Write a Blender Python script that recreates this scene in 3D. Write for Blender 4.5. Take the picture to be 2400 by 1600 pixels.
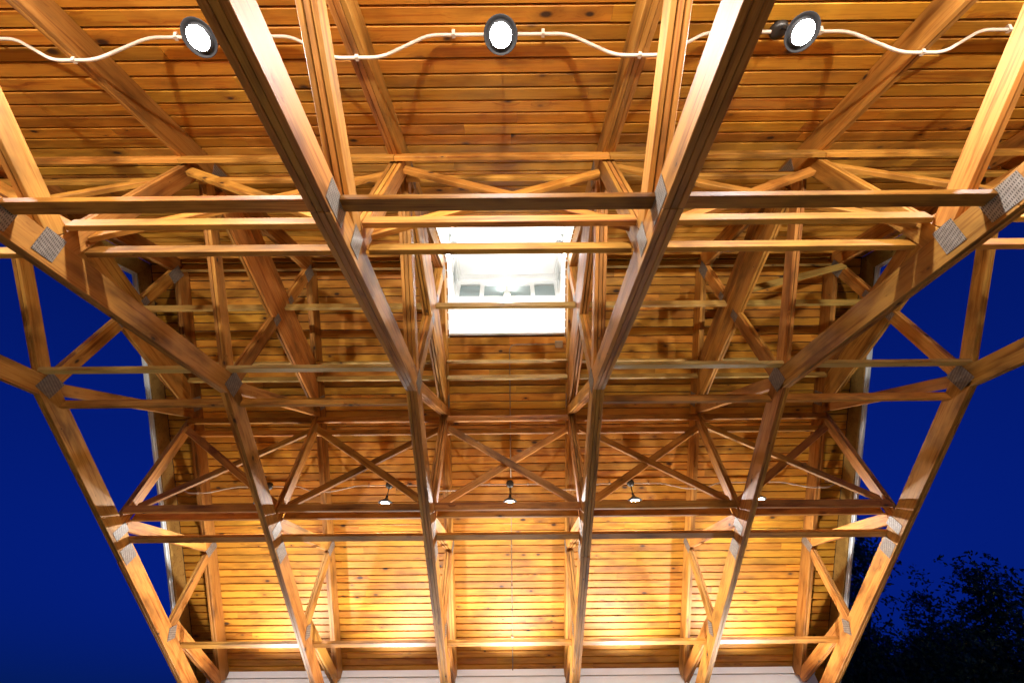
import bpy, bmesh, math, random
from mathutils import Matrix, Vector
random.seed(11)
R = math.radians
for o in list(bpy.data.objects):
    bpy.data.objects.remove(o)
scn = bpy.context.scene
C = scn.collection

# ------------------------------------------------------------------ camera
EYE = 1.5                      # eye height above the slab; the frame heights below are measured from the eye
YR = 3.02                      # distance from the camera to the ridge line
cam_d = bpy.data.cameras.new('camera'); cam = bpy.data.objects.new('camera', cam_d); C.objects.link(cam)
cam_d.sensor_width = 36.0; cam_d.lens = 981.74 / 2400 * 36; cam_d.clip_start = 0.02; cam_d.clip_end = 2000
cam.matrix_world = Matrix.Translation((0.0716, 0, EYE)) @ Matrix.Rotation(R(90 + 49.387), 4, 'X') @ Matrix.Rotation(-0.0092, 4, 'Z')
scn.camera = cam
scn.render.resolution_x = 1024; scn.render.resolution_y = 682
cy = scn.cycles
cy.max_bounces = 6; cy.diffuse_bounces = 4; cy.glossy_bounces = 2; cy.transmission_bounces = 2; cy.transparent_max_bounces = 4
cy.use_adaptive_sampling = True; cy.adaptive_threshold = .015; cy.sample_clamp_indirect = 6.0; cy.use_denoising = True
cy.caustics_reflective = False; cy.caustics_refractive = False

# ------------------------------------------------------------------ dusk sky
w = bpy.data.worlds.new('World'); scn.world = w; w.use_nodes = True
nt = w.node_tree; nt.nodes.clear()
sky = nt.nodes.new('ShaderNodeTexSky'); sky.sky_type = 'NISHITA'; sky.sun_disc = False
sky.sun_elevation = R(-1.0); sky.sun_rotation = R(180); sky.ozone_density = 10.0; sky.air_density = 1.0; sky.dust_density = 0.2
hs = nt.nodes.new('ShaderNodeMix'); hs.data_type = 'RGBA'; hs.blend_type = 'MULTIPLY'; hs.inputs[0].default_value = 1.0; hs.inputs[7].default_value = (.10, 1.20, .92, 1)
bg = nt.nodes.new('ShaderNodeBackground'); bg.inputs['Strength'].default_value = 0.72
wo = nt.nodes.new('ShaderNodeOutputWorld')
nt.links.new(sky.outputs[0], hs.inputs[6]); nt.links.new(hs.outputs[2], bg.inputs[0]); nt.links.new(bg.outputs[0], wo.inputs[0])

scn.view_settings.view_transform = 'Standard'; scn.view_settings.look = 'None'
scn.view_settings.gamma = 1.0; scn.view_settings.exposure = 0.38; scn.view_settings.use_curve_mapping = False

LAMP = 1500.0                   # radiance of the pendant lenses
SCONCE = 1000.0                 # radiance of the cupola sconce lenses

FLOOD = 400.0                  # watts of each wall floodlight under the eaves

# ------------------------------------------------------------------ helpers
def tag(o, label=None, cat=None, group=None, kind=None):
    if label: o['label'] = label
    if cat: o['category'] = cat
    if group: o['group'] = group
    o['kind'] = kind or 'thing'
    return o
def empty(name, loc=(0, 0, 0), parent=None):
    o = bpy.data.objects.new(name, None); o.empty_display_size = .1; C.objects.link(o); o.location = loc
    if parent: o.parent = parent
    return o
def link(name, me, mat=None, parent=None, mw=None):
    if mat and not me.materials: me.materials.append(mat)
    o = bpy.data.objects.new(name, me); C.objects.link(o)
    if parent:
        o.parent = parent
        if mw is not None: o.matrix_local = Matrix.Translation(-parent_loc(parent)) @ mw
        else: o.matrix_local = Matrix.Translation(-parent_loc(parent))
    elif mw is not None: o.matrix_world = mw
    return o
def parent_loc(p):
    v = Vector(p.location); q = p.parent
    while q: v += q.location; q = q.parent
    return v
def mesh(name, bm):
    me = bpy.data.meshes.new(name); bm.to_mesh(me); bm.free(); return me
def bm_box(bm, x0, x1, y0, y1, z0, z1):
    v = [bm.verts.new(p) for p in ((x0,y0,z0),(x1,y0,z0),(x1,y1,z0),(x0,y1,z0),(x0,y0,z1),(x1,y0,z1),(x1,y1,z1),(x0,y1,z1))]
    for f in ((0,3,2,1),(4,5,6,7),(0,1,5,4),(1,2,6,5),(2,3,7,6),(3,0,4,7)): bm.faces.new([v[i] for i in f])
    return v
def box(name, x0, x1, y0, y1, z0, z1, mat, parent=None, bev=0.0):
    """axis aligned box given in world coordinates; local origin at its centre"""
    c = Vector(((x0+x1)/2, (y0+y1)/2, (z0+z1)/2))
    bm = bmesh.new(); bm_box(bm, x0-c.x, x1-c.x, y0-c.y, y1-c.y, z0-c.z, z1-c.z)
    if bev: bmesh.ops.bevel(bm, geom=bm.edges[:], offset=bev, segments=1, affect='EDGES')
    return link(name, mesh(name, bm), mat, parent, Matrix.Translation(c))
def prism(name, pts, x0, x1, mat, parent=None):
    """polygon in the y-z plane pushed out along x (world coordinates)"""
    bm = bmesh.new()
    a = [bm.verts.new((x0, p[0], p[1])) for p in pts]; b = [bm.verts.new((x1, p[0], p[1])) for p in pts]
    bm.faces.new(a[::-1]); bm.faces.new(b); n = len(pts)
    for i in range(n): bm.faces.new((a[i], a[(i+1) % n], b[(i+1) % n], b[i]))
    bmesh.ops.recalc_face_normals(bm, faces=bm.faces[:])
    return link(name, mesh(name, bm), mat, parent)
def lathe(bm, prof, seg=28, cap=False):
    rings = []
    for r, z in prof:
        if r < 1e-6: rings.append([bm.verts.new((0, 0, z))])
        else: rings.append([bm.verts.new((r*math.cos(2*math.pi*k/seg), r*math.sin(2*math.pi*k/seg), z)) for k in range(seg)])
    for A, B in zip(rings, rings[1:]):
        for k in range(seg):
            q = [A[k % len(A)], A[(k+1) % len(A)], B[(k+1) % len(B)], B[k % len(B)]]
            q = list(dict.fromkeys(q))
            if len(q) > 2: bm.faces.new(q)
    for f in bm.faces: f.smooth = True
def tube(name, pts, rad, mat, parent=None, seg=10):
    bm = bmesh.new(); P = [Vector(p) for p in pts]; rings = []
    for i, p in enumerate(P):
        t = (P[min(i+1, len(P)-1)] - P[max(i-1, 0)]).normalized()
        up = Vector((0, 0, 1)) if abs(t.z) < .9 else Vector((0, 1, 0))
        a = t.cross(up).normalized(); b = t.cross(a)
        rings.append([bm.verts.new(p + rad*(math.cos(2*math.pi*k/seg)*a + math.sin(2*math.pi*k/seg)*b)) for k in range(seg)])
    for A, B in zip(rings, rings[1:]):
        for k in range(seg): bm.faces.new((A[k], A[(k+1) % seg], B[(k+1) % seg], B[k])).smooth = True
    bm.faces.new(rings[0][::-1]); bm.faces.new(rings[-1])
    bmesh.ops.recalc_face_normals(bm, faces=bm.faces[:])
    return link(name, mesh(name, bm), mat, parent)
def smooth_path(pts, r=0.06, n=5):
    P = [Vector(p) for p in pts]; out = [P[0]]
    for i in range(1, len(P)-1):
        a, b, c = P[i-1], P[i], P[i+1]
        d0 = min(r, (a-b).length*.45); d1 = min(r, (c-b).length*.45)
        s = b + (a-b).normalized()*d0; e = b + (c-b).normalized()*d1
        for k in range(n+1):
            t = k/n; out.append(s*(1-t)**2 + b*2*t*(1-t) + e*t*t)
    out.append(P[-1]); return out

# ------------------------------------------------------------------ materials
def new_mat(name):
    m = bpy.data.materials.new(name); m.use_nodes = True; n = m.node_tree; n.nodes.clear()
    out = n.nodes.new('ShaderNodeOutputMaterial'); b = n.nodes.new('ShaderNodeBsdfPrincipled')
    n.links.new(b.outputs[0], out.inputs[0]); return m, n, b
def ramp(n, stops):
    r = n.nodes.new('ShaderNodeValToRGB'); e = r.color_ramp.elements
    e[0].position, e[0].color = stops[0][0], (*stops[0][1], 1); e[1].position, e[1].color = stops[-1][0], (*stops[-1][1], 1)
    for p, c in stops[1:-1]: k = e.new(p); k.color = (*c, 1)
    return r
def mapr(n, a, b, c, d):
    m = n.nodes.new('ShaderNodeMapRange'); m.inputs[1].default_value = a; m.inputs[2].default_value = b; m.inputs[3].default_value = c; m.inputs[4].default_value = d
    return m
def mathn(n, op, a=None, b=None):
    m = n.nodes.new('ShaderNodeMath'); m.operation = op
    for i, v in enumerate((a, b)):
        if v is None: continue
        if isinstance(v, (int, float)): m.inputs[i].default_value = v
        else: n.links.new(v, m.inputs[i])
    return m
def mixc(n, fac, a, b, bt='MIX'):
    m = n.nodes.new('ShaderNodeMix'); m.data_type = 'RGBA'; m.blend_type = bt
    for i, v in ((0, fac), (6, a), (7, b)):
        if isinstance(v, (int, float)): m.inputs[i].default_value = v
        elif isinstance(v, tuple): m.inputs[i].default_value = (*v, 1)
        else: n.links.new(v, m.inputs[i])
    return m
def wood(name, light, mid, dark, knot=(.05, .02, .008), grain=1.0, knots=1.0, blotch=.35, rough=.50, seam_nails=False, tone=(.62, 1.12), ringsc=1.0):
    m, n, b = new_mat(name); L = n.links.new
    tc = n.nodes.new('ShaderNodeTexCoord'); oi = n.nodes.new('ShaderNodeObjectInfo')
    wn = n.nodes.new('ShaderNodeTexWhiteNoise'); wn.noise_dimensions = '1D'; L(oi.outputs['Random'], wn.inputs['W'])
    sc = n.nodes.new('ShaderNodeVectorMath'); sc.operation = 'SCALE'; L(wn.outputs['Color'], sc.inputs[0]); sc.inputs[3].default_value = 40.0
    ad = n.nodes.new('ShaderNodeVectorMath'); ad.operation = 'ADD'; L(tc.outputs['Object'], ad.inputs[0]); L(sc.outputs[0], ad.inputs[1])
    P = ad.outputs[0]
    # knots: sparse stretched cells
    mk = n.nodes.new('ShaderNodeMapping'); mk.inputs['Scale'].default_value = (4.2, 8.0, 8.0); L(P, mk.inputs[0])
    kd = n.nodes.new('ShaderNodeTexNoise'); kd.inputs['Scale'].default_value = 9; kd.inputs['Detail'].default_value = 2; L(P, kd.inputs['Vector'])
    kk = mixc(n, .06, mk.outputs[0], kd.outputs['Color'])
    vo = n.nodes.new('ShaderNodeTexVoronoi'); vo.inputs['Scale'].default_value = 1.0; L(kk.outputs[2], vo.inputs['Vector'])
    sepc = n.nodes.new('ShaderNodeSeparateColor'); L(vo.outputs['Color'], sepc.inputs[0])
    size = mapr(n, .45, 1.0, 0.015, 0.135 * knots); L(sepc.outputs[0], size.inputs[0])
    rel = mathn(n, 'DIVIDE', vo.outputs['Distance'], size.outputs[0])
    kmask = mapr(n, .55, 1.15, 1.0, 0.0); L(rel.outputs[0], kmask.inputs[0])
    khalo = mapr(n, .6, 3.2, 1.0, 0.0); L(rel.outputs[0], khalo.inputs[0])
    # grain, bent round the knots
    bend = mathn(n, 'MULTIPLY', khalo.outputs[0], .035)
    cx = n.nodes.new('ShaderNodeCombineXYZ'); L(bend.outputs[0], cx.inputs[1]); L(bend.outputs[0], cx.inputs[2])
    ab = n.nodes.new('ShaderNodeVectorMath'); ab.operation = 'ADD'; L(P, ab.inputs[0]); L(cx.outputs[0], ab.inputs[1])
    mg = n.nodes.new('ShaderNodeMapping'); mg.inputs['Scale'].default_value = (0.9*ringsc, 21*ringsc, 21*ringsc); L(ab.outputs[0], mg.inputs[0])
    g1 = n.nodes.new('ShaderNodeTexNoise'); g1.inputs['Scale'].default_value = 1.0; g1.inputs['Detail'].default_value = 5; g1.inputs['Roughness'].default_value = .62; g1.inputs['Distortion'].default_value = .5; L(mg.outputs[0], g1.inputs['Vector'])
    rg = mathn(n, 'MULTIPLY', g1.outputs['Fac'], 9.0); rs = mathn(n, 'SINE', rg.outputs[0]); rn = mapr(n, -1, 1, 0, 1); L(rs.outputs[0], rn.inputs[0])
    mf = n.nodes.new('ShaderNodeMapping'); mf.inputs['Scale'].default_value = (3.2, 95, 95); L(ab.outputs[0], mf.inputs[0])
    g2 = n.nodes.new('ShaderNodeTexNoise'); g2.inputs['Scale'].default_value = 1.0; g2.inputs['Detail'].default_value = 3; L(mf.outputs[0], g2.inputs['Vector'])
    gm = mathn(n, 'ADD', mathn(n, 'MULTIPLY', rn.outputs[0], .45*grain).outputs[0], mathn(n, 'MULTIPLY', g2.outputs['Fac'], .55).outputs[0])
    cr = ramp(n, [(.28, light), (.50, mid), (.80, dark)]); L(gm.outputs[0], cr.inputs[0])
    # stain blotches
    mb = n.nodes.new('ShaderNodeMapping'); mb.inputs['Scale'].default_value = (1.7, 6, 6); L(P, mb.inputs[0])
    bl = n.nodes.new('ShaderNodeTexNoise'); bl.inputs['Scale'].default_value = 1.3; bl.inputs['Detail'].default_value = 4; L(mb.outputs[0], bl.inputs['Vector'])
    blr = mapr(n, .48, .72, 0, blotch); L(bl.outputs['Fac'], blr.inputs[0])
    c1 = mixc(n, blr.outputs[0], cr.outputs[0], tuple(.42*x for x in dark))
    # tone of each piece
    sw = n.nodes.new('ShaderNodeSeparateColor'); L(wn.outputs['Color'], sw.inputs[0])
    tv = mapr(n, 0, 1, tone[0], tone[1]); L(sw.outputs[1], tv.inputs[0])
    hsv = n.nodes.new('ShaderNodeHueSaturation'); L(c1.outputs[2], hsv.inputs['Color']); L(tv.outputs[0], hsv.inputs['Value'])
    hv = mapr(n, 0, 1, .492, .507); L(sw.outputs[2], hv.inputs[0]); L(hv.outputs[0], hsv.inputs['Hue'])
    h2 = mathn(n, 'MULTIPLY', khalo.outputs[0], .45)
    c2 = mixc(n, h2.outputs[0], hsv.outputs[0], tuple(.6*x for x in dark))
    c3 = mixc(n, kmask.outputs[0], c2.outputs[2], knot)
    last = c3.outputs[2]
    if seam_nails:                                   # small dark nail heads and pin holes
        vn = n.nodes.new('ShaderNodeTexVoronoi'); vn.inputs['Scale'].default_value = 7.0; L(P, vn.inputs['Vector'])
        sn = n.nodes.new('ShaderNodeSeparateColor'); L(vn.outputs['Color'], sn.inputs[0])
        th = mapr(n, .5, 1.0, 0.0, .065); L(sn.outputs[0], th.inputs[0])
        lt = mathn(n, 'LESS_THAN', vn.outputs['Distance'], th.outputs[0])
        nm = mathn(n, 'MULTIPLY', lt.outputs[0], .8)
        last = mixc(n, nm.outputs[0], last, (.03, .018, .01)).outputs[2]
    L(last, b.inputs['Base Color'])
    rr = mapr(n, 0, 1, rough-.06, rough+.16); L(g1.outputs['Fac'], rr.inputs[0]); L(rr.outputs[0], b.inputs['Roughness'])
    b.inputs['Specular IOR Level'].default_value = .28
    return m
M = {}
M['plank'] = wood('stained_pine_plank', (.61, .265, .025), (.49, .168, .012), (.25, .066, .005), knots=1.7, tone=(.72, 1.10), ringsc=.8, blotch=.55, grain=1.15)
M['timber'] = wood('stained_truss_timber', (.53, .232, .042), (.37, .130, .016), (.15, .043, .006), knots=1.0, seam_nails=True, tone=(.66, 1.1), blotch=.7, grain=1.25)
M['rail'] = wood('stained_tie_timber', (.54, .235, .036), (.37, .128, .014), (.15, .043, .005), knots=1.1, tone=(.62, 1.12), blotch=.7, grain=1.25)
M['treated'] = wood('olive_treated_board', (.46, .275, .065), (.34, .18, .036), (.17, .08, .015), knots=1.1, tone=(.8, 1.05))

def plain(name, col, rough=.5, metal=0.0, noise=.06, scale=8.0, bump=0.0, spec=.5):
    m, n, b = new_mat(name); L = n.links.new
    tc = n.nodes.new('ShaderNodeTexCoord'); nz = n.nodes.new('ShaderNodeTexNoise'); nz.inputs['Scale'].default_value = scale; nz.inputs['Detail'].default_value = 5
    L(tc.outputs['Object'], nz.inputs['Vector'])
    mr = mapr(n, .3, .7, 1-noise, 1+noise); L(nz.outputs['Fac'], mr.inputs[0])
    mm = mixc(n, 1.0, col, mr.outputs[0], 'MULTIPLY'); L(mm.outputs[2], b.inputs['Base Color'])
    b.inputs['Roughness'].default_value = rough; b.inputs['Metallic'].default_value = metal; b.inputs['Specular IOR Level'].default_value = spec
    if bump:
        bp = n.nodes.new('ShaderNodeBump'); bp.inputs['Strength'].default_value = bump; bp.inputs['Distance'].default_value = .01
        L(nz.outputs['Fac'], bp.inputs['Height']); L(bp.outputs[0], b.inputs['Normal'])
    return m
M['white'] = plain('white_painted_board', (.86, .87, .86), .45, noise=.03, scale=3)
M['bronze'] = plain('dark_bronze_metal', (.05, .045, .04), .42, .7)
M['shade'] = plain('dark_shade_enamel', (.035, .035, .038), .6, 0.0)
M['shade_in'] = plain('white_enamel', (.75, .75, .75), .35)
M['conduit'] = plain('painted_conduit', (.62, .50, .38), .45, 0.0, .08, 14)
M['conduit_brown'] = plain('brown_conduit', (.26, .16, .075), .5, 0.0, .1, 14)
M['concrete'] = plain('worn_concrete', (.09, .083, .072), .8, 0, .12, 1.5, .15)
M['grass'] = plain('mown_grass', (.03, .05, .018), .9, 0, .4, 2.0, .4)
M['roofing'] = plain('dark_sheathing', (.06, .035, .02), .9, 0, .2, 4)
M['bark'] = plain('tree_bark', (.06, .045, .03), .9, 0, .3, 12, .5)
def emit(name, col, s):
    m, n, b = new_mat(name); n.nodes.remove(b)
    e = n.nodes.new('ShaderNodeEmission'); e.inputs[0].default_value = (*col, 1); e.inputs[1].default_value = s
    n.links.new(e.outputs[0], n.nodes['Material Output'].inputs[0]); return m
M['lens'] = emit('lit_pendant_lens', (.95, .975, 1.0), LAMP)
M['flood_lens'] = emit('lit_flood_lens', (1.0, .955, .89), 12.0)
M['sconce_up'] = emit('lit_sconce_upper_lens', (1.0, .96, .90), SCONCE*.4)
M['sconce_lens'] = emit('lit_sconce_lens', (1.0, .96, .90), SCONCE)
def plate_mat():
    m, n, b = new_mat('punched_galvanised_plate'); L = n.links.new
    tc = n.nodes.new('ShaderNodeTexCoord'); sp = n.nodes.new('ShaderNodeSeparateXYZ'); L(tc.outputs['Object'], sp.inputs[0])
    ux = mathn(n, 'FRACT', mathn(n, 'MULTIPLY', sp.outputs[0], 95.0).outputs[0]); a = mathn(n, 'LESS_THAN', ux.outputs[0], .42)
    sh = mathn(n, 'ADD', mathn(n, 'MULTIPLY', sp.outputs[2], 38.0).outputs[0], mathn(n, 'MULTIPLY', sp.outputs[0], 12.0).outputs[0])
    uz = mathn(n, 'FRACT', sh.outputs[0]); c = mathn(n, 'LESS_THAN', uz.outputs[0], .58)
    k = mathn(n, 'MULTIPLY', a.outputs[0], c.outputs[0])
    nz = n.nodes.new('ShaderNodeTexNoise'); nz.inputs['Scale'].default_value = 30; L(tc.outputs['Object'], nz.inputs['Vector'])
    base = ramp(n, [(.3, (.20, .165, .13)), (.7, (.30, .25, .20))]); L(nz.outputs['Fac'], base.inputs[0])
    mx = mixc(n, k.outputs[0], base.outputs[0], (.06, .045, .035)); L(mx.outputs[2], b.inputs['Base Color'])
    b.inputs['Metallic'].default_value = .35; b.inputs['Roughness'].default_value = .5
    bp = n.nodes.new('ShaderNodeBump'); bp.inputs['Strength'].default_value = .6; bp.inputs['Distance'].default_value = .002; bp.invert = True
    L(k.outputs[0], bp.inputs['Height']); L(bp.outputs[0], b.inputs['Normal'])
    return m
M['plate'] = plate_mat()
def pane_mat():
    m, n, b = new_mat('obscured_window_glass')
    b.inputs['Base Color'].default_value = (.27, .33, .335, 1); b.inputs['Roughness'].default_value = .22; b.inputs['Specular IOR Level'].default_value = .6
    return m
M['pane'] = pane_mat()
def leaf_mat():
    m, n, b = new_mat('night_foliage'); L = n.links.new
    tc = n.nodes.new('ShaderNodeTexCoord'); nz = n.nodes.new('ShaderNodeTexNoise'); nz.inputs['Scale'].default_value = 1.3; L(tc.outputs['Object'], nz.inputs['Vector'])
    cr = ramp(n, [(.3, (.025, .05, .018)), (.7, (.06, .10, .035))]); L(nz.outputs['Fac'], cr.inputs[0]); L(cr.outputs[0], b.inputs['Base Color'])
    b.inputs['Roughness'].default_value = .6
    return m
M['leaf'] = leaf_mat()

# ------------------------------------------------------------------ frame geometry (y from the ridge, z from the eye)
S = 1.83
TX = [(-2.5 + i) * S for i in range(6)]
PLY = [2, 2, 3, 3, 2, 2]
T = .038
HALF = [p * T / 2 for p in PLY]
CH0, CHS, CHD = 2.795, 1/3, .184          # lower chord: underside height at the ridge line, slope, depth
RF0, RFS, RFD = 5.045, 2/3, .200          # rafter
RA = math.atan(RFS); CA = math.atan(CHS)
RTOP = RF0 + RFD / math.cos(RA)           # top of the rafters at the ridge
DECK = RTOP + .003                        # underside of the planks at the ridge
def W(y, z): return (y + YR, z + EYE)
def sgn_pt(s, y, z): return W(s*y, z)

# ------------------------------------------------------------------ the ground
g = box('ground', -300, 300, -300, 300, -.35, -.15, M['grass']); tag(g, 'dark mown grass around the open pavilion', 'ground', kind='structure')
fl = box('floor', -5.2, 5.2, YR-6.4, YR+6.4, -.15, 0, M['concrete']); tag(fl, 'pale concrete slab under the pavilion roof', 'floor', kind='structure')

# ------------------------------------------------------------------ planked roof slopes
PW = .1205
plank_cache = {}
def plank_mesh(Lq):
    if Lq not in plank_cache:
        hw, c, t = (PW - .0110)/2, .0070, .018; h = Lq/2 - .0008
        prof = [(-hw, t), (-hw, c), (-hw + c*.9, 0), (hw - c*.9, 0), (hw, c), (hw, t)]
        bm = bmesh.new(); a = [bm.verts.new((-h, p[0], p[1])) for p in prof]; b = [bm.verts.new((h, p[0], p[1])) for p in prof]
        n = len(prof); bm.faces.new(a); bm.faces.new(b[::-1])
        for i in range(n): bm.faces.new((a[(i+1) % n], a[i], b[i], b[(i+1) % n]))
        bmesh.ops.recalc_face_normals(bm, faces=bm.faces[:])
        plank_cache[Lq] = mesh('plank', bm); plank_cache[Lq].materials.append(M['plank'])
    return plank_cache[Lq]
XE = 5.10
HX, HY = .842, .862                        # half size of the cupola opening
def slope(sgn, rows, label, rest):
    root = empty('roof_slope', (0, YR, 0)); tag(root, label, 'roof')
    du = Vector((0, sgn*math.cos(RA), -math.sin(RA))); nu = Vector((0, sgn*math.sin(RA), math.cos(RA)))
    rot = Matrix((( -sgn, 0, 0), (0, du.y, nu.y), (0, du.z, nu.z))).to_4x4() if False else None
    ex = Vector((1, 0, 0)); rotm = Matrix((ex, du, nu)).transposed().to_4x4()
    if rotm.to_3x3().determinant() < 0: rotm = Matrix((-ex, du, nu)).transposed().to_4x4()
    O = Vector((0, YR, DECK + EYE))
    hs_ = HY / math.cos(RA)
    rnd = random.Random(5 if sgn > 0 else 9)
    for r in range(rows):
        s = .004 + PW*(r + .5)
        segs = [(-XE+.03, XE-.03)] if s - PW/2 > hs_ else [(-XE+.03, -HX-.004), (HX+.004, XE-.03)]
        if abs(s - hs_) < PW/2: segs = [(-XE+.03, -HX-.004), (HX+.004, XE-.03)]
        for a, b in segs:
            x = a; first = True
            while x < b - 1e-6:
                ln = round(rnd.choice((2.4, 3.0, 3.6, 4.2, 4.9)) * rnd.uniform(.93, 1.07) / .05) * .05
                if first: ln = round(rnd.uniform(.7, 3.3) / .05) * .05; first = False
                if b - (x + ln) < .6: ln = b - x
                lq = round(ln, 3)
                p = O + du*s + nu*(rnd.uniform(-.0012, .0012)) + ex*(x + ln/2)
                link('plank', plank_mesh(lq), None, root, Matrix.Translation(p) @ rotm @ Matrix.Rotation(rnd.uniform(-.006, .006), 4, 'X'))
                x += ln
    bm = bmesh.new()                       # remaining boards towards the eave, seen by nobody
    for r in range(rows, rest):
        s = .004 + PW*(r + .5); hw = (PW-.0042)/2
        bm_box(bm, -XE+.03, XE-.03, s-hw, s+hw, 0, .018)
    o = link('plank_field', mesh('plank_field', bm), M['plank'], root, Matrix.Translation(O) @ rotm); o['kind'] = 'stuff'
    # sheathing above the boards, in panels round the cupola opening
    e = rest*PW + .06
    for x0, x1, s0, s1 in ((-XE, XE, hs_ + .01, e), (-XE, -HX, -.04, hs_ + .01), (HX, XE, -.04, hs_ + .01)):
        bm = bmesh.new(); bm_box(bm, x0 + .002, x1 - .002, s0, s1 - .002, .020, .05)
        link('sheathing_panel', mesh('sheathing_panel', bm), M['roofing'], root, Matrix.Translation(O) @ rotm)
    # gable edge: barge board, white fascia and white drip trim on both ends
    for sx in (-1, 1):
        for nm, xa, xb, d0, d1, mt in (('barge_board', .0, .022, -.001, .207, 'treated'), ('rake_fascia', .0235, .046, .02, .214, 'white'), ('rake_trim', .0475, .075, .02, .236, 'white')):
            X0, X1 = XE - .02 + xa, XE - .02 + xb
            def pt(s, dd): return (YR + sgn*(s*math.cos(RA) - dd*math.sin(RA)), EYE + DECK - s*math.sin(RA) - dd*math.cos(RA))
            ext = lambda dd: -dd*math.tan(RA) * -1.0
            # plumb cut at the ridge: every edge starts on the ridge plane
            pts = [(YR + sgn*.0006, EYE + DECK - d0/math.cos(RA)), pt(e, d0), pt(e, d1), (YR + sgn*.0006, EYE + DECK - d1/math.cos(RA))]
            c = pts[0]
            prism(nm, pts, sx*X0, sx*X1, M[mt], root)
    return root
slope(1, 55, 'far roof slope of stained pine planks running down to the white eave wall', 60)
slope(-1, 31, 'near roof slope of stained pine planks directly overhead with the long white conduit', 60)

# ------------------------------------------------------------------ trusses
def member(name, p0, p1, wd, x0, x1, mat, parent, c0=0.0, c1=0.0, bev=.003):
    """timber in a y-z plane from p0 to p1 (world y, z at the centre line), depth wd, between x0 and x1; c0, c1 slant the end cuts"""
    a = Vector((0, *p0)); b = Vector((0, *p1)); d = b - a; L = d.length; ux = d.normalized()
    uy = Vector((1, 0, 0)); uz = ux.cross(uy)
    if uz.z < 0: uz = -uz; uy = -uy
    hw, ht = wd/2, (x1-x0)/2
    bm = bmesh.new(); vs = bm_box(bm, -L/2, L/2, -ht, ht, -hw, hw)
    for v in vs:
        v.co.x += (c0 if v.co.x < 0 else c1) * v.co.z
    if bev: bmesh.ops.bevel(bm, geom=bm.edges[:], offset=bev, segments=1, affect='EDGES')
    bmesh.ops.recalc_face_normals(bm, faces=bm.faces[:])
    mw = Matrix((ux, uy, uz)).transposed().to_4x4(); mw.translation = (a+b)/2 + Vector(((x0+x1)/2, 0, 0))
    return link(name, mesh(name, bm), mat, parent, mw)
def line(z0, sl, dep, y):                 # centre height of a sloped timber whose underside is z0 - sl*|y|
    return z0 - sl*abs(y) + dep/2/math.cos(math.atan(sl))
pl_cache = {}
def nail_plate(parent, x, y, z, wd, ht, ang, side):
    k = (wd, ht)
    if k not in pl_cache:
        bm = bmesh.new(); bm_box(bm, -wd/2, wd/2, -.0011, .0011, -ht/2, ht/2); pl_cache[k] = mesh('nail_plate', bm); pl_cache[k].materials.append(M['plate'])
    Y, Z = W(y, z)
    ux = Vector((0, math.cos(ang), math.sin(ang))); uz = Vector((0, -math.sin(ang), math.cos(ang))); uy = uz.cross(ux)
    mw = Matrix((ux, uy, uz)).transposed().to_4x4(); mw.translation = (x + side*.0014, Y, Z)
    return link('nail_plate', pl_cache[k], None, parent, mw)
TLAB = ['leftmost roof truss, standing against the blue sky', 'second roof truss from the left', 'triple-ply roof truss just left of the white cupola',
        'triple-ply roof truss just right of the white cupola', 'second roof truss from the right', 'rightmost roof truss, standing before the dark trees']
YE = 5.36
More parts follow.
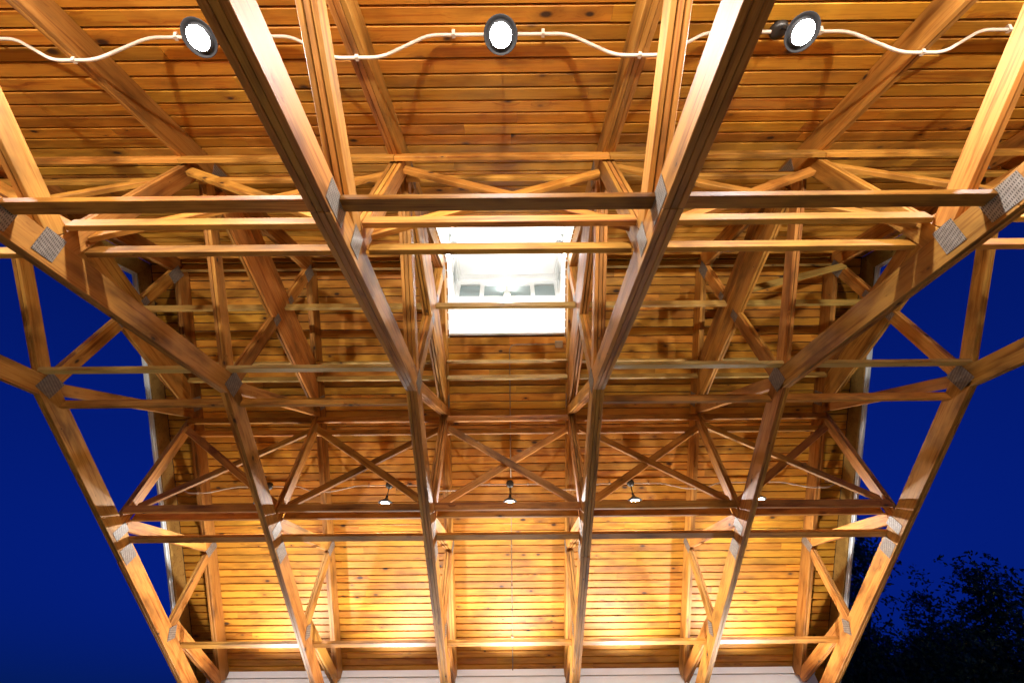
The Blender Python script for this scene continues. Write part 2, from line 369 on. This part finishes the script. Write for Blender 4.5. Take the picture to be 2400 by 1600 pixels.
for ti in range(6):
    xc, n = TX[ti], PLY[ti]
    root = empty('roof_truss', (xc, YR, 0)); tag(root, TLAB[ti], 'roof truss', 'timber scissor trusses')
    rnd = random.Random(40 + ti)
    def plies(name, p0, p1, wd, ins, c0=0.0, c1=0.0):
        for k in range(n):
            x0 = xc - n*T/2 + k*T + .0012 + ins; x1 = xc - n*T/2 + (k+1)*T - .0012 - ins
            j = rnd.uniform(-.002, .002)
            member(name, (p0[0], p0[1] + j), (p1[0], p1[1] + j + rnd.uniform(-.002, .002)), wd, x0, x1, M['timber'], root, c0, c1)
    for s in (-1, 1):
        a, b = .004, YE
        # rafters: plumb cut at ridge and at the eave
        plies('top_chord', W(s*a, line(RF0, RFS, RFD, a)), W(s*b, line(RF0, RFS, RFD, b)), RFD, 0, RFS*1.0, RFS*1.0)
        plies('bottom_chord', W(s*a, line(CH0, CHS, CHD, a)), W(s*2.15, line(CH0, CHS, CHD, 2.15)), CHD, .0004, CHS, 0)
        plies('bottom_chord', W(s*2.152, line(CH0, CHS, CHD, 2.152)), W(s*5.42, line(CH0, CHS, CHD, 5.42)), CHD, .0004, 0, CHS)
        plies('web', W(s*.10, 2.955), W(s*1.74, 3.985), .115, .0016)                       # from the chord peak out to the rafter
        plies('web', W(s*1.78, 2.36), W(s*1.78, 4.00), .138, .0022)                        # upright of the cross-brace line
        plies('web', W(s*1.86, 2.40), W(s*3.50, 2.835), .128, .0028)
        plies('web', W(s*3.53, 1.82), W(s*3.53, 2.80), .128, .0020)
        plies('web', W(s*3.56, 1.835), W(s*5.28, 1.545), .140, .0034)
    plies('king_post', W(0, 2.86), W(0, 3.93), .140, .0010)
    plies('king_post', W(0, 4.36), W(0, 5.14), .140, .0010)
    zl, zh = 3.915, 4.195; ye = (RF0 - zl)/RFS
    plies('collar_beam', W(-1.50, 4.055), W(1.50, 4.055), .280, .0040)
    plies('collar_beam', W(-1.22, 4.274), W(1.22, 4.274), .150, .0046)
    side = 1 if xc < 0 else -1
    xf = xc + side*n*T/2
    NP = lambda y, z, w_, h_, a_: nail_plate(root, xf, y, z, w_, h_, a_, side)
    NP(0, 2.915, .19, .19, 0.0); NP(0, 3.955, .10, .13, 0); NP(0, 4.36, .09, .10, 0); NP(0, 5.0, .16, .22, 0)
    for s in (-1, 1):
        NP(s*1.84, line(CH0, CHS, CHD, 1.84) + .03, .13, .17, -s*CA); NP(s*2.13, line(CH0, CHS, CHD, 2.13), .22, .15, -s*CA)
        NP(s*1.62, 4.08, .20, .15, -s*RA); NP(s*3.50, 2.82, .14, .20, -s*.25); NP(s*3.59, line(CH0, CHS, CHD, 3.59) + .06, .13, .16, s*.6)

# ------------------------------------------------------------------ longitudinal ties and cross bracing
BAY = ['the leftmost bay', 'the second bay from left', 'the middle bay', 'the second bay from right', 'the rightmost bay']
def rail_x(bi, full=False):
    if full: return TX[bi] + .0015, TX[bi+1] - .0015
    return TX[bi] + HALF[bi] + .002, TX[bi+1] - HALF[bi+1] - .002
rr = random.Random(77)
def rail(name, bi, y, z, wy, hz, tilt=0.0, parent=None, full=False, mat='rail'):
    x0, x1 = rail_x(bi, full); L = x1 - x0
    bm = bmesh.new(); bm_box(bm, -L/2, L/2, -wy/2, wy/2, -hz/2, hz/2)
    bmesh.ops.bevel(bm, geom=bm.edges[:], offset=.003, segments=1, affect='EDGES')
    Y, Z = W(y, z)
    mw = Matrix.Translation(((x0+x1)/2, Y, Z + rr.uniform(-.003, .003))) @ Matrix.Rotation(rr.uniform(-.0025, .0025), 4, 'Y') @ Matrix.Rotation(tilt + rr.uniform(-.02, .02), 4, 'X')
    return link(name, mesh(name, bm), M[mat], parent, mw)
for bi in range(5):
    for s, wd in ((-1, 'near'), (1, 'far')):
        x0, x1 = rail_x(bi)
        fr = empty('cross_brace_frame', ((x0+x1)/2, YR + s*1.78, EYE + 2.5))
        tag(fr, '%s cross-brace frame of two crossed timbers in %s' % (wd, BAY[bi]), 'brace', '%s row of cross-brace frames' % wd)
        rail('rail', bi, s*1.889, 3.742, .038, .089, 0, fr, True)
        rail('rail', bi, s*1.688, 3.808, .038, .089, 0, fr)
        rail('rail', bi, s*1.875, 2.500, .038, .089, 0, fr)
        rail('rail', bi, s*1.688, 2.497, .038, .089, 0, fr)
        for k, (za, zb) in enumerate(((3.705, 2.575), (2.575, 3.705))):
            yy = s*1.78 + (-.022 if k == 0 else .022)
            a = Vector((x0 + .015, YR + yy, EYE + za)); b = Vector((x1 - .015, YR + yy, EYE + zb)); d = b - a; L = d.length
            ux = d.normalized(); uy = Vector((0, 1, 0)); uz = ux.cross(uy)
            bm = bmesh.new(); vs = bm_box(bm, -L/2, L/2, -.019, .019, -.0445, .0445)
            sl = d.z/d.x
            for v in vs: v.co.x += sl*v.co.z
            bmesh.ops.bevel(bm, geom=bm.edges[:], offset=.003, segments=1, affect='EDGES')
            mw = Matrix((ux, uy, uz)).transposed().to_4x4(); mw.translation = (a+b)/2
            link('diagonal_brace', mesh('diagonal_brace', bm), M['rail'], fr, mw)
ROWS = [  # label, y, z, width, height, tilt, bays
    ('flat tie beam beside the big near nail plates in %s', -2.10, 2.252, .089, .038, CA, range(5), 'near lower chord tie beams', 'rail'),
    ('flat tie beam just below the far cross braces in %s', 2.03, 2.30, .089, .038, -CA, range(5), 'far lower chord tie beams', 'rail'),
    ('lowest tie beam over the brightest far planks in %s', 3.90, 1.690, .089, .038, -CA, range(5), 'lowest far tie beams', 'rail'),
    ('pale tie beam halfway up the king posts in %s', 0.0, 4.205, .038, .089, 0, range(5), 'king post tie beams', 'treated'),
    ('tie beam on the peak of the lower chords in %s', -.165, 2.955, .089, .038, CA, (0, 1, 3, 4), 'upper chord peak tie beams', 'treated'),
    ('deep tie beam just past the lower chord peak in %s', .235, 2.868, .038, .089, 0, (0, 1, 3, 4), 'lower chord peak tie beams', 'rail'),
    ('upper thin tie beam under the far rafters in %s', 1.06, 4.325, .045, .032, 0, range(5), 'upper far rafter ties', 'treated'),
    ('lower dark tie beam under the far rafters in %s', 1.255, 4.20, .038, .075, 0, range(5), 'lower far rafter ties', 'treated'),
    ('dark ridge board at the roof top in %s', 0.0, 5.17, .038, .14, 0, (0, 1, 3, 4), 'ridge boards', 'treated')]
for lab, y, z, wy, hz, tl, bays, grp, mt in ROWS:
    for bi in bays:
        nm = 'ridge_board' if 'ridge board' in lab else 'tie_beam'
        o = rail(nm, bi, y, z, wy, hz, tl, None, False, mt); tag(o, lab % BAY[bi], 'ridge board' if nm == 'ridge_board' else 'tie beam', grp)
# one sloping board from the ridge of the right gable truss down to the next king post
a = Vector((TX[5] - HALF[5] - .004, YR - .10, EYE + 4.90)); b = Vector((TX[4] + HALF[4] + .004, YR - .10, EYE + 4.27)); d = b - a; ux = d.normalized(); uy = Vector((0, 1, 0)); uz = ux.cross(uy)
bm = bmesh.new(); bm_box(bm, -d.length/2, d.length/2, -.019, .019, -.0445, .0445); bmesh.ops.bevel(bm, geom=bm.edges[:], offset=.003, segments=1, affect='EDGES')
mw = Matrix((ux, uy, uz)).transposed().to_4x4(); mw.translation = (a+b)/2
tag(link('diagonal_board', mesh('diagonal_board', bm), M['treated'], None, mw), 'single sloping olive board from the ridge down to the king post in the rightmost bay', 'brace')

# ------------------------------------------------------------------ white eave walls
def eave_wall(sgn, label):
    y0 = YR + sgn*5.385; zt = EYE + DECK - RFS*5.385 - .004
    root = empty('eave_wall', (0, y0, 0)); tag(root, label, 'wall')
    ya, yb = sorted((y0 + sgn*.02, y0 + sgn*.14))
    box('wall_board', -4.86, 4.86, ya, yb, 0.0, zt - .09, M['white'], root)
    ya, yb = sorted((y0, y0 + sgn*.13))
    bm = bmesh.new()
    prism('frieze_board', [(y0, zt - .085), (y0 + sgn*.12, zt - .085), (y0 + sgn*.12, zt - RFS*.12), (y0, zt)], -4.87, 4.87, M['white'], root)
    bm.free()
eave_wall(1, 'white painted eave wall along the bottom of the far roof slope')
eave_wall(-1, 'white painted eave wall behind the camera under the near roof slope')

# ------------------------------------------------------------------ cupola
cup = empty('cupola', (0, YR, EYE + 4.7)); tag(cup, 'brightly lit white cupola shaft with small windows at the ridge', 'cupola')
ZW0, ZW1, ZC = 5.665, 6.02, 6.30
WIN = [(-.79, -.455), (-.385, -.05), (.05, .385), (.455, .79)]
TH = .05
def zr(y): return DECK - RFS*abs(y) + .001
# wall stretches below the windows: far, near, left, right
for s in (1, -1):
    pts = [(YR + s*HY, EYE + zr(HY) - .012), (YR + s*(HY+TH), EYE + zr(HY)), (YR + s*(HY+TH), EYE + ZW0), (YR + s*HY, EYE + ZW0)]
    prism('wall_panel', pts, -HX, HX, M['white'], cup)
    ya, yb = sorted((YR + s*(HY - .007), YR + s*(HY - .001)))
    tr = box('base_trim', -HX + .001, HX - .001, ya, yb, EYE + zr(HY) - .012, EYE + zr(HY) + .022, M['white'], cup)
    ya, yb = sorted((YR + s*HY, YR + s*(HY+TH)))
    box('wall_header', -HX, HX, ya, yb, EYE + ZW1, EYE + ZC + .05, M['white'], cup)
    pts = [(YR + yy, EYE + zz) for yy, zz in ((-HY - TH, zr(HY+TH) + .0), (0, zr(0)), (HY + TH, zr(HY+TH)), (HY + TH, ZW0), (-HY - TH, ZW0))]
    prism('wall_panel', pts, s*(HX + .0005), s*(HX + TH), M['white'], cup)
    xa, xb = sorted((s*(HX + .0005), s*(HX + TH)))
    box('wall_header', xa, xb, YR - HY - TH, YR + HY + TH, EYE + ZW1, EYE + ZC + .05, M['white'], cup)
    # mullions and panes
    edges = [-HX] + [v for a_, b_ in WIN for v in (a_, b_)] + [HX]
    for k in range(0, len(edges), 2):
        ya, yb = sorted((YR + s*HY, YR + s*(HY+TH)))
        box('mullion', edges[k], edges[k+1], ya, yb, EYE + ZW0, EYE + ZW1, M['white'], cup)
        xa, xb = sorted((s*(HX + .0005), s*(HX + TH)))
        e0 = edges[k] if k else -HY - TH; e1 = edges[k+1] if k < 8 else HY + TH
        box('mullion', xa, xb, YR + e0, YR + e1, EYE + ZW0, EYE + ZW1, M['white'], cup)
    for a_, b_ in WIN:
        ya, yb = sorted((YR + s*(HY + .034), YR + s*(HY + .040)))
        wn_ = box('window', a_ - .004, b_ + .004, ya, yb, EYE + ZW0 + .001, EYE + ZW1 - .001, M['pane'], cup)
        ya, yb = sorted((YR + s*(HY - .010), YR + s*(HY - .001)))
        box('sill', a_ - .01, b_ + .01, ya, yb, EYE + ZW0 - .035, EYE + ZW0 - .012, M['white'], wn_)
        xa, xb = sorted((s*(HX + .034), s*(HX + .040)))
        wn_ = box('window', xa, xb, YR + a_ - .004, YR + b_ + .004, EYE + ZW0 + .001, EYE + ZW1 - .001, M['pane'], cup)
        xa, xb = sorted((s*(HX - .010), s*(HX - .001)))
        box('sill', xa, xb, YR + a_ - .01, YR + b_ + .01, EYE + ZW0 - .035, EYE + ZW0 - .012, M['white'], wn_)
    # crown board under the ceiling
    ya, yb = sorted((YR + s*(HY - .028), YR + s*(HY - .002)))
    box('crown_board', -HX + .03, HX - .03, ya, yb, EYE + 6.12, EYE + ZC - .001, M['white'], cup)
    xa, xb = sorted((s*(HX - .028), s*(HX - .002)))
    box('crown_board', xa, xb, YR - HY + .001, YR + HY - .001, EYE + 6.12, EYE + ZC - .002, M['white'], cup)
box('ceiling_panel', -HX + .0005, HX - .0005, YR - HY + .0005, YR + HY - .0005, EYE + ZC, EYE + ZC + .03, M['white'], cup)
pts = [(YR - HY - .35, EYE + ZC + .06), (YR + HY + .35, EYE + ZC + .06), (YR, EYE + ZC + .8)]
prism('cupola_roof', pts, -HX - .35, HX + .35, M['roofing'], cup)
# box sconces, one per wall
def sconce(px, py, dx, dy, label):
    root = empty('wall_sconce', (px, py, EYE + 5.60)); tag(root, label, 'wall lamp', 'box sconces inside the cupola')
    def bxs(nm, w0, w1, d0, d1, z0, z1, mt, bev=0):
        if dx: xs = sorted((px + dx*d0, px + dx*d1)); ys = (py + w0, py + w1)
        else: xs = (px + w0, px + w1); ys = sorted((py + dy*d0, py + dy*d1))
        return box(nm, xs[0], xs[1], ys[0], ys[1], EYE + z0, EYE + z1, M[mt], root, bev)
    bxs('housing', -.038, .038, .002, .085, 5.625, 5.845, 'white', .003)
    bxs('flared_skirt', -.045, .045, .0025, .092, 5.595, 5.624, 'bronze' if False else 'conduit', .004)
    bxs('lens', -.030, .030, .015, .075, 5.588, 5.5945, 'sconce_lens')
    bxs('lens', -.030, .030, .015, .075, 5.8455, 5.850, 'sconce_up')
sconce(0, YR + HY - .001, 0, -1, 'white box sconce on the far cupola wall between the two middle windows')
sconce(0, YR - HY + .001, 0, 1, 'white box sconce on the near cupola wall, hidden by the tie beams')
sconce(-HX + .001, YR, 1, 0, 'glaring box sconce on the left cupola wall')
sconce(HX - .001, YR, -1, 0, 'glaring box sconce on the right cupola wall')

# ------------------------------------------------------------------ pendant lamps
bm = bmesh.new(); lathe(bm, [(0, .004), (.056, .004), (.058, -.006), (.056, -.030), (.046, -.040), (.018, -.044), (0, -.044)]); me_can = mesh('canopy', bm); me_can.materials.append(M['bronze'])
bm = bmesh.new(); lathe(bm, [(.0, .118), (.016, .117), (.018, .085), (.026, .066), (.048, .044), (.080, .022), (.100, .004), (.104, .0), (.1005, -.001), (.083, .012), (.069, .020), (.069, -.012), (.064, -.012), (.064, .030), (0, .034)]); me_sh = mesh('shade', bm); me_sh.materials.append(M['shade'])
bm = bmesh.new(); lathe(bm, [(.062, .010), (.062, -.010), (.052, -.018), (.030, -.024), (0, -.026)], 14); me_ln = mesh('lens', bm); me_ln.materials.append(M['lens'])
POS = ['leftmost', 'second from left', 'middle', 'second from right', 'rightmost']
NLAB = {0: 'pendant lamp of the near roof in the leftmost bay, past the left picture edge', 1: 'glaring pendant lamp at the upper left hanging from the near planks',
        2: 'glaring pendant lamp at the top middle hanging from the near planks', 3: 'glaring pendant lamp at the upper right hanging from the near planks',
        4: 'pendant lamp of the near roof in the rightmost bay, past the right picture edge'}
FLAB = {0: 'far pendant lamp in the leftmost bay, half hidden behind truss timbers', 1: 'small bell-shaded pendant lamp on the far slope, second bay from the left',
        2: 'small bell-shaded pendant lamp on the far slope below the middle bay conduit', 3: 'bright pendant lamp on the far slope, second bay from the right',
        4: 'bright pendant lamp on the far slope in the rightmost bay'}
for s, LB, grp in ((-1, NLAB, 'pendant lamps along the near roof'), (1, FLAB, 'pendant lamps along the far roof')):
    for k in range(5):
        x = (k-2)*S + .02; y = YR + s*2.775; zc = EYE + DECK - RFS*2.775
        root = empty('pendant_lamp', (x, y, zc)); tag(root, LB[k], 'lamp', grp)
        nrm = Matrix.Rotation(-s*RA, 4, 'X')
        link('canopy', me_can, None, root, Matrix.Translation((x, y, zc)) @ nrm)
        drop = .30
        tube('stem', [(x, y, zc - .035), (x, y, zc - drop + .10)], .0075, M['bronze'], root)
        sh = link('shade', me_sh, None, root, Matrix.Translation((x, y, zc - drop)))
        link('lens', me_ln, None, root, Matrix.Translation((x, y, zc - drop)))

# ------------------------------------------------------------------ wall floodlights washing the planks from below
for s, wd in ((1, 'far'), (-1, 'near')):
    for k in range(5):
        x = (k-2)*S + .02; y = YR + s*(4.95 if s > 0 else 4.95); z = EYE + (.50 if s > 0 else 1.22); yw = YR + s*5.405
        root = empty('wall_floodlight', (x, yw, z)); tag(root, 'floodlight on the %s eave wall washing the planks of %s' % (wd, BAY[k]), 'wall lamp', 'floodlights on the %s eave wall' % wd)
        tube('bracket_arm', [(x, yw - s*.004, z - .10), (x, y + s*.02, z - .10)], .012, M['bronze'], root)
        d = Vector((0, -s*math.cos(R(61 if s > 0 else 54)), math.sin(R(61 if s > 0 else 54)))); up = Vector((0, s*d.z, s*-d.y*1.0)); ux = Vector((1, 0, 0)); uy = d.cross(ux)
        mw = Matrix((ux, uy, d)).transposed().to_4x4(); mw.translation = Vector((x, y, z)) - d*.07
        bm = bmesh.new(); bm_box(bm, -.08, .08, -.06, .06, -.05, .03); bmesh.ops.bevel(bm, geom=bm.edges[:], offset=.008, segments=1, affect='EDGES')
        link('housing', mesh('housing', bm), M['bronze'], root, mw)
        bm = bmesh.new(); bm_box(bm, -.065, .065, -.045, .045, .0305, .034)
        link('lens', mesh('lens', bm), M['flood_lens'], root, mw)
        mwb = Matrix((ux, -uy, -d)).transposed().to_4x4() @ Matrix.Diagonal((1.15 if s > 0 else 1.0, 1, 1, 1))   # wide flat beam
        ld = bpy.data.lights.new('floodlight_beam', 'SPOT'); ld.energy = FLOOD*1.25 if s > 0 else FLOOD*1.35; ld.spot_size = R(86 if s > 0 else 84); ld.spot_blend = .9; ld.shadow_soft_size = .045; ld.color = (1.0, .945, .87)
        lo_ = bpy.data.objects.new('floodlight_beam', ld); C.objects.link(lo_); lo_.parent = root
        lo_.matrix_local = Matrix.Translation(-parent_loc(root)) @ Matrix.Translation(Vector((x, y, z)) + d*.05) @ mwb

# ------------------------------------------------------------------ conduits
def deck_pt(x, y, drop):                  # point 'drop' below the planks, square to the slope; y from the ridge
    s = 1 if y > 0 else -1
    return Vector((x, YR + y - s*drop*math.sin(RA), EYE + DECK - RFS*abs(y) - drop*math.cos(RA)))
def long_conduit(y, mat, label, rad):
    root = empty('conduit', deck_pt(0, y, .02)); tag(root, label, 'conduit')
    knots = []; 
    lo = RFD + rad + .006; hi = rad + .020
    pts = [deck_pt(-XE + .3, y, hi)]
    for i, tx in enumerate(TX):
        h = HALF[i] + .10
        pts += [deck_pt(tx - h - .30, y, hi), deck_pt(tx - h, y, lo), deck_pt(tx + h, y, lo), deck_pt(tx + h + .30, y, hi)]
    pts.append(deck_pt(XE - .3, y, hi))
    P = smooth_path(pts, .07, 6)
    # the pipe stops at every lamp canopy
    for k in range(6):
        xa = -99 if k == 0 else (k-3)*S + .02 + .055; xb = 99 if k == 5 else (k-2)*S + .02 - .055
        seg = [p for p in P if xa < p.x < xb]
        if k > 0: seg = [Vector((xa, deck_pt(0, y, hi).y, deck_pt(0, y, hi).z))] + seg
        if k < 5: seg = seg + [Vector((xb, deck_pt(0, y, hi).y, deck_pt(0, y, hi).z))]
        tube('pipe', seg, rad, mat, root)
    nrm = Matrix.Rotation(-(1 if y > 0 else -1)*RA, 4, 'X')
    for i, tx in enumerate(TX):
        for dx, dr in ((0, lo), (.62, hi), (-.62, hi)):
            if dx and abs(dx) > 0 and (i == 0 and dx < 0 or i == 5 and dx > 0): continue
            c = deck_pt(tx + dx, y, dr)
            bm = bmesh.new(); bm_box(bm, -.010, .010, -rad - .004, rad + .004, -rad - .003, rad + (.004 if dx == 0 else .0185))
            link('strap', mesh('strap', bm), mat, root, Matrix.Translation(c) @ nrm)
long_conduit(-2.775, M['conduit'], 'long cream conduit bending under each rafter across the near planks', .0105)
long_conduit(2.775, M['conduit'], 'long thin conduit bending under each rafter across the far planks', .0085)
# single pipe down the middle of the far slope, with its junction box
root = empty('conduit', deck_pt(.03, 1.0, .01)); tag(root, 'thin brown conduit running straight down the middle of the far planks', 'conduit')
xcn = .035
P = smooth_path([deck_pt(.70, 1.0, .012), deck_pt(xcn, 1.0, .012), deck_pt(xcn, 2.70, .012)], .10, 8)
tube('pipe', P, .0078, M['conduit_brown'], root, 8)
tube('pipe', [deck_pt(xcn, 2.84, .012), deck_pt(xcn, 5.44, .012)], .0078, M['conduit_brown'], root, 8)
for yy in (3.6, 4.15, 4.5, 5.2):
    tube('coupling', [deck_pt(xcn, yy, .013), deck_pt(xcn, yy + .035, .013)], .0115, M['conduit_brown'], root, 8)
for xx, yy in ((.40, 1.0), (xcn, 2.2), (xcn, 4.9)):
    c = deck_pt(xx, yy, .012); bm = bmesh.new(); bm_box(bm, -.02, .02, -.009, .009, -.012, .012)
    link('strap', mesh('strap', bm), M['conduit_brown'], root, Matrix.Translation(c) @ Matrix.Rotation(-RA, 4, 'X'))
bm = bmesh.new(); bm_box(bm, -.055, .055, -.05, .05, -.045, -.001); bmesh.ops.bevel(bm, geom=bm.edges[:], offset=.004, segments=1, affect='EDGES')
tag(link('junction_box', mesh('junction_box', bm), M['conduit_brown'], None, Matrix.Translation(deck_pt(.755, 1.0, 0)) @ Matrix.Rotation(-RA, 4, 'X')), 'small square brown junction box on the far planks just below the cupola', 'junction box')

# ------------------------------------------------------------------ trees beyond the right gable
def tree(px, py, h, cr, seed, label, leaves):
    rnd = random.Random(seed)
    root = empty('tree', (px, py, -.15)); tag(root, label, 'tree', 'dark trees beyond the right gable')
    tips = []
    def branch(p, d, L, r, lev, bm):
        P = [p]; rr_ = [r]
        n_ = 5
        for k in range(n_):
            d = (d + Vector((rnd.uniform(-.16, .16), rnd.uniform(-.16, .16), rnd.uniform(-.04, .10)))).normalized()
            P.append(P[-1] + d*L/n_); rr_.append(r*(1 - .62*(k+1)/n_))
        rings = []
        for i, q in enumerate(P):
            t = (P[min(i+1, n_)] - P[max(i-1, 0)]).normalized(); a = t.cross(Vector((.3, .9, .2))).normalized(); b = t.cross(a)
            rings.append([bm.verts.new(q + rr_[i]*(math.cos(k*math.pi/3)*a + math.sin(k*math.pi/3)*b)) for k in range(6)])
        for A, B in zip(rings, rings[1:]):
            for k in range(6): bm.faces.new((A[k], A[(k+1) % 6], B[(k+1) % 6], B[k]))
        if lev >= 2: tips.extend(P[2:])
        if lev < 3:
            for k in range(5 if lev else 7):
                q = P[rnd.randint(2, n_)]; az = rnd.uniform(0, 2*math.pi); el = rnd.uniform(.1, .9)
                dd = (Vector((math.cos(az)*math.cos(el), math.sin(az)*math.cos(el), math.sin(el))) + d*.5).normalized()
                branch(q, dd, L*rnd.uniform(.5, .72), rr_[-1]*.8, lev + 1, bm)
    bm = bmesh.new(); branch(Vector((px, py, -.2)), Vector((0, 0, 1)), h*.52, h*.022, 0, bm)
    link('trunk', mesh('trunk', bm), M['bark'], root)
    bm = bmesh.new()
    # leaf sprays: short twigs each carrying a fan of small leaves
    for k in range(leaves // 9):
        t0 = rnd.choice(tips) + Vector((rnd.gauss(0, .20), rnd.gauss(0, .20), rnd.gauss(0, .16)))
        td = Vector((rnd.gauss(0, 1), rnd.gauss(0, 1), rnd.gauss(0, .7))).normalized()
        for j in range(9):
            c = t0 + td*(.045*j) + Vector((rnd.gauss(0, .03), rnd.gauss(0, .03), rnd.gauss(0, .03)))
            a = (td + Vector((rnd.gauss(0, .8), rnd.gauss(0, .8), rnd.gauss(0, .8)))).normalized(); b = a.cross(Vector((rnd.gauss(0, 1), rnd.gauss(0, 1), rnd.gauss(0, 1)))).normalized()
            l = rnd.uniform(.035, .07); wd_ = l*.48
            bm.faces.new([bm.verts.new(c - a*l), bm.verts.new(c + b*wd_), bm.verts.new(c + a*l), bm.verts.new(c - b*wd_)])
    link('crown', mesh('crown', bm), M['leaf'], root)
tree(9.0, 12.4, 7.2, 3, 3, 'dark leafy tree right behind the rightmost truss', 38000)
tree(11.6, 13.0, 6.3, 3, 8, 'dark tree at the lower right with sky showing through its branches', 38000)
tree(16.2, 12.6, 6.4, 3, 21, 'dense dark tree at the right picture edge', 40000)
tree(12.6, 18.5, 7.0, 3, 34, 'dark tree standing farther off between the two nearer right-hand trees', 30000)
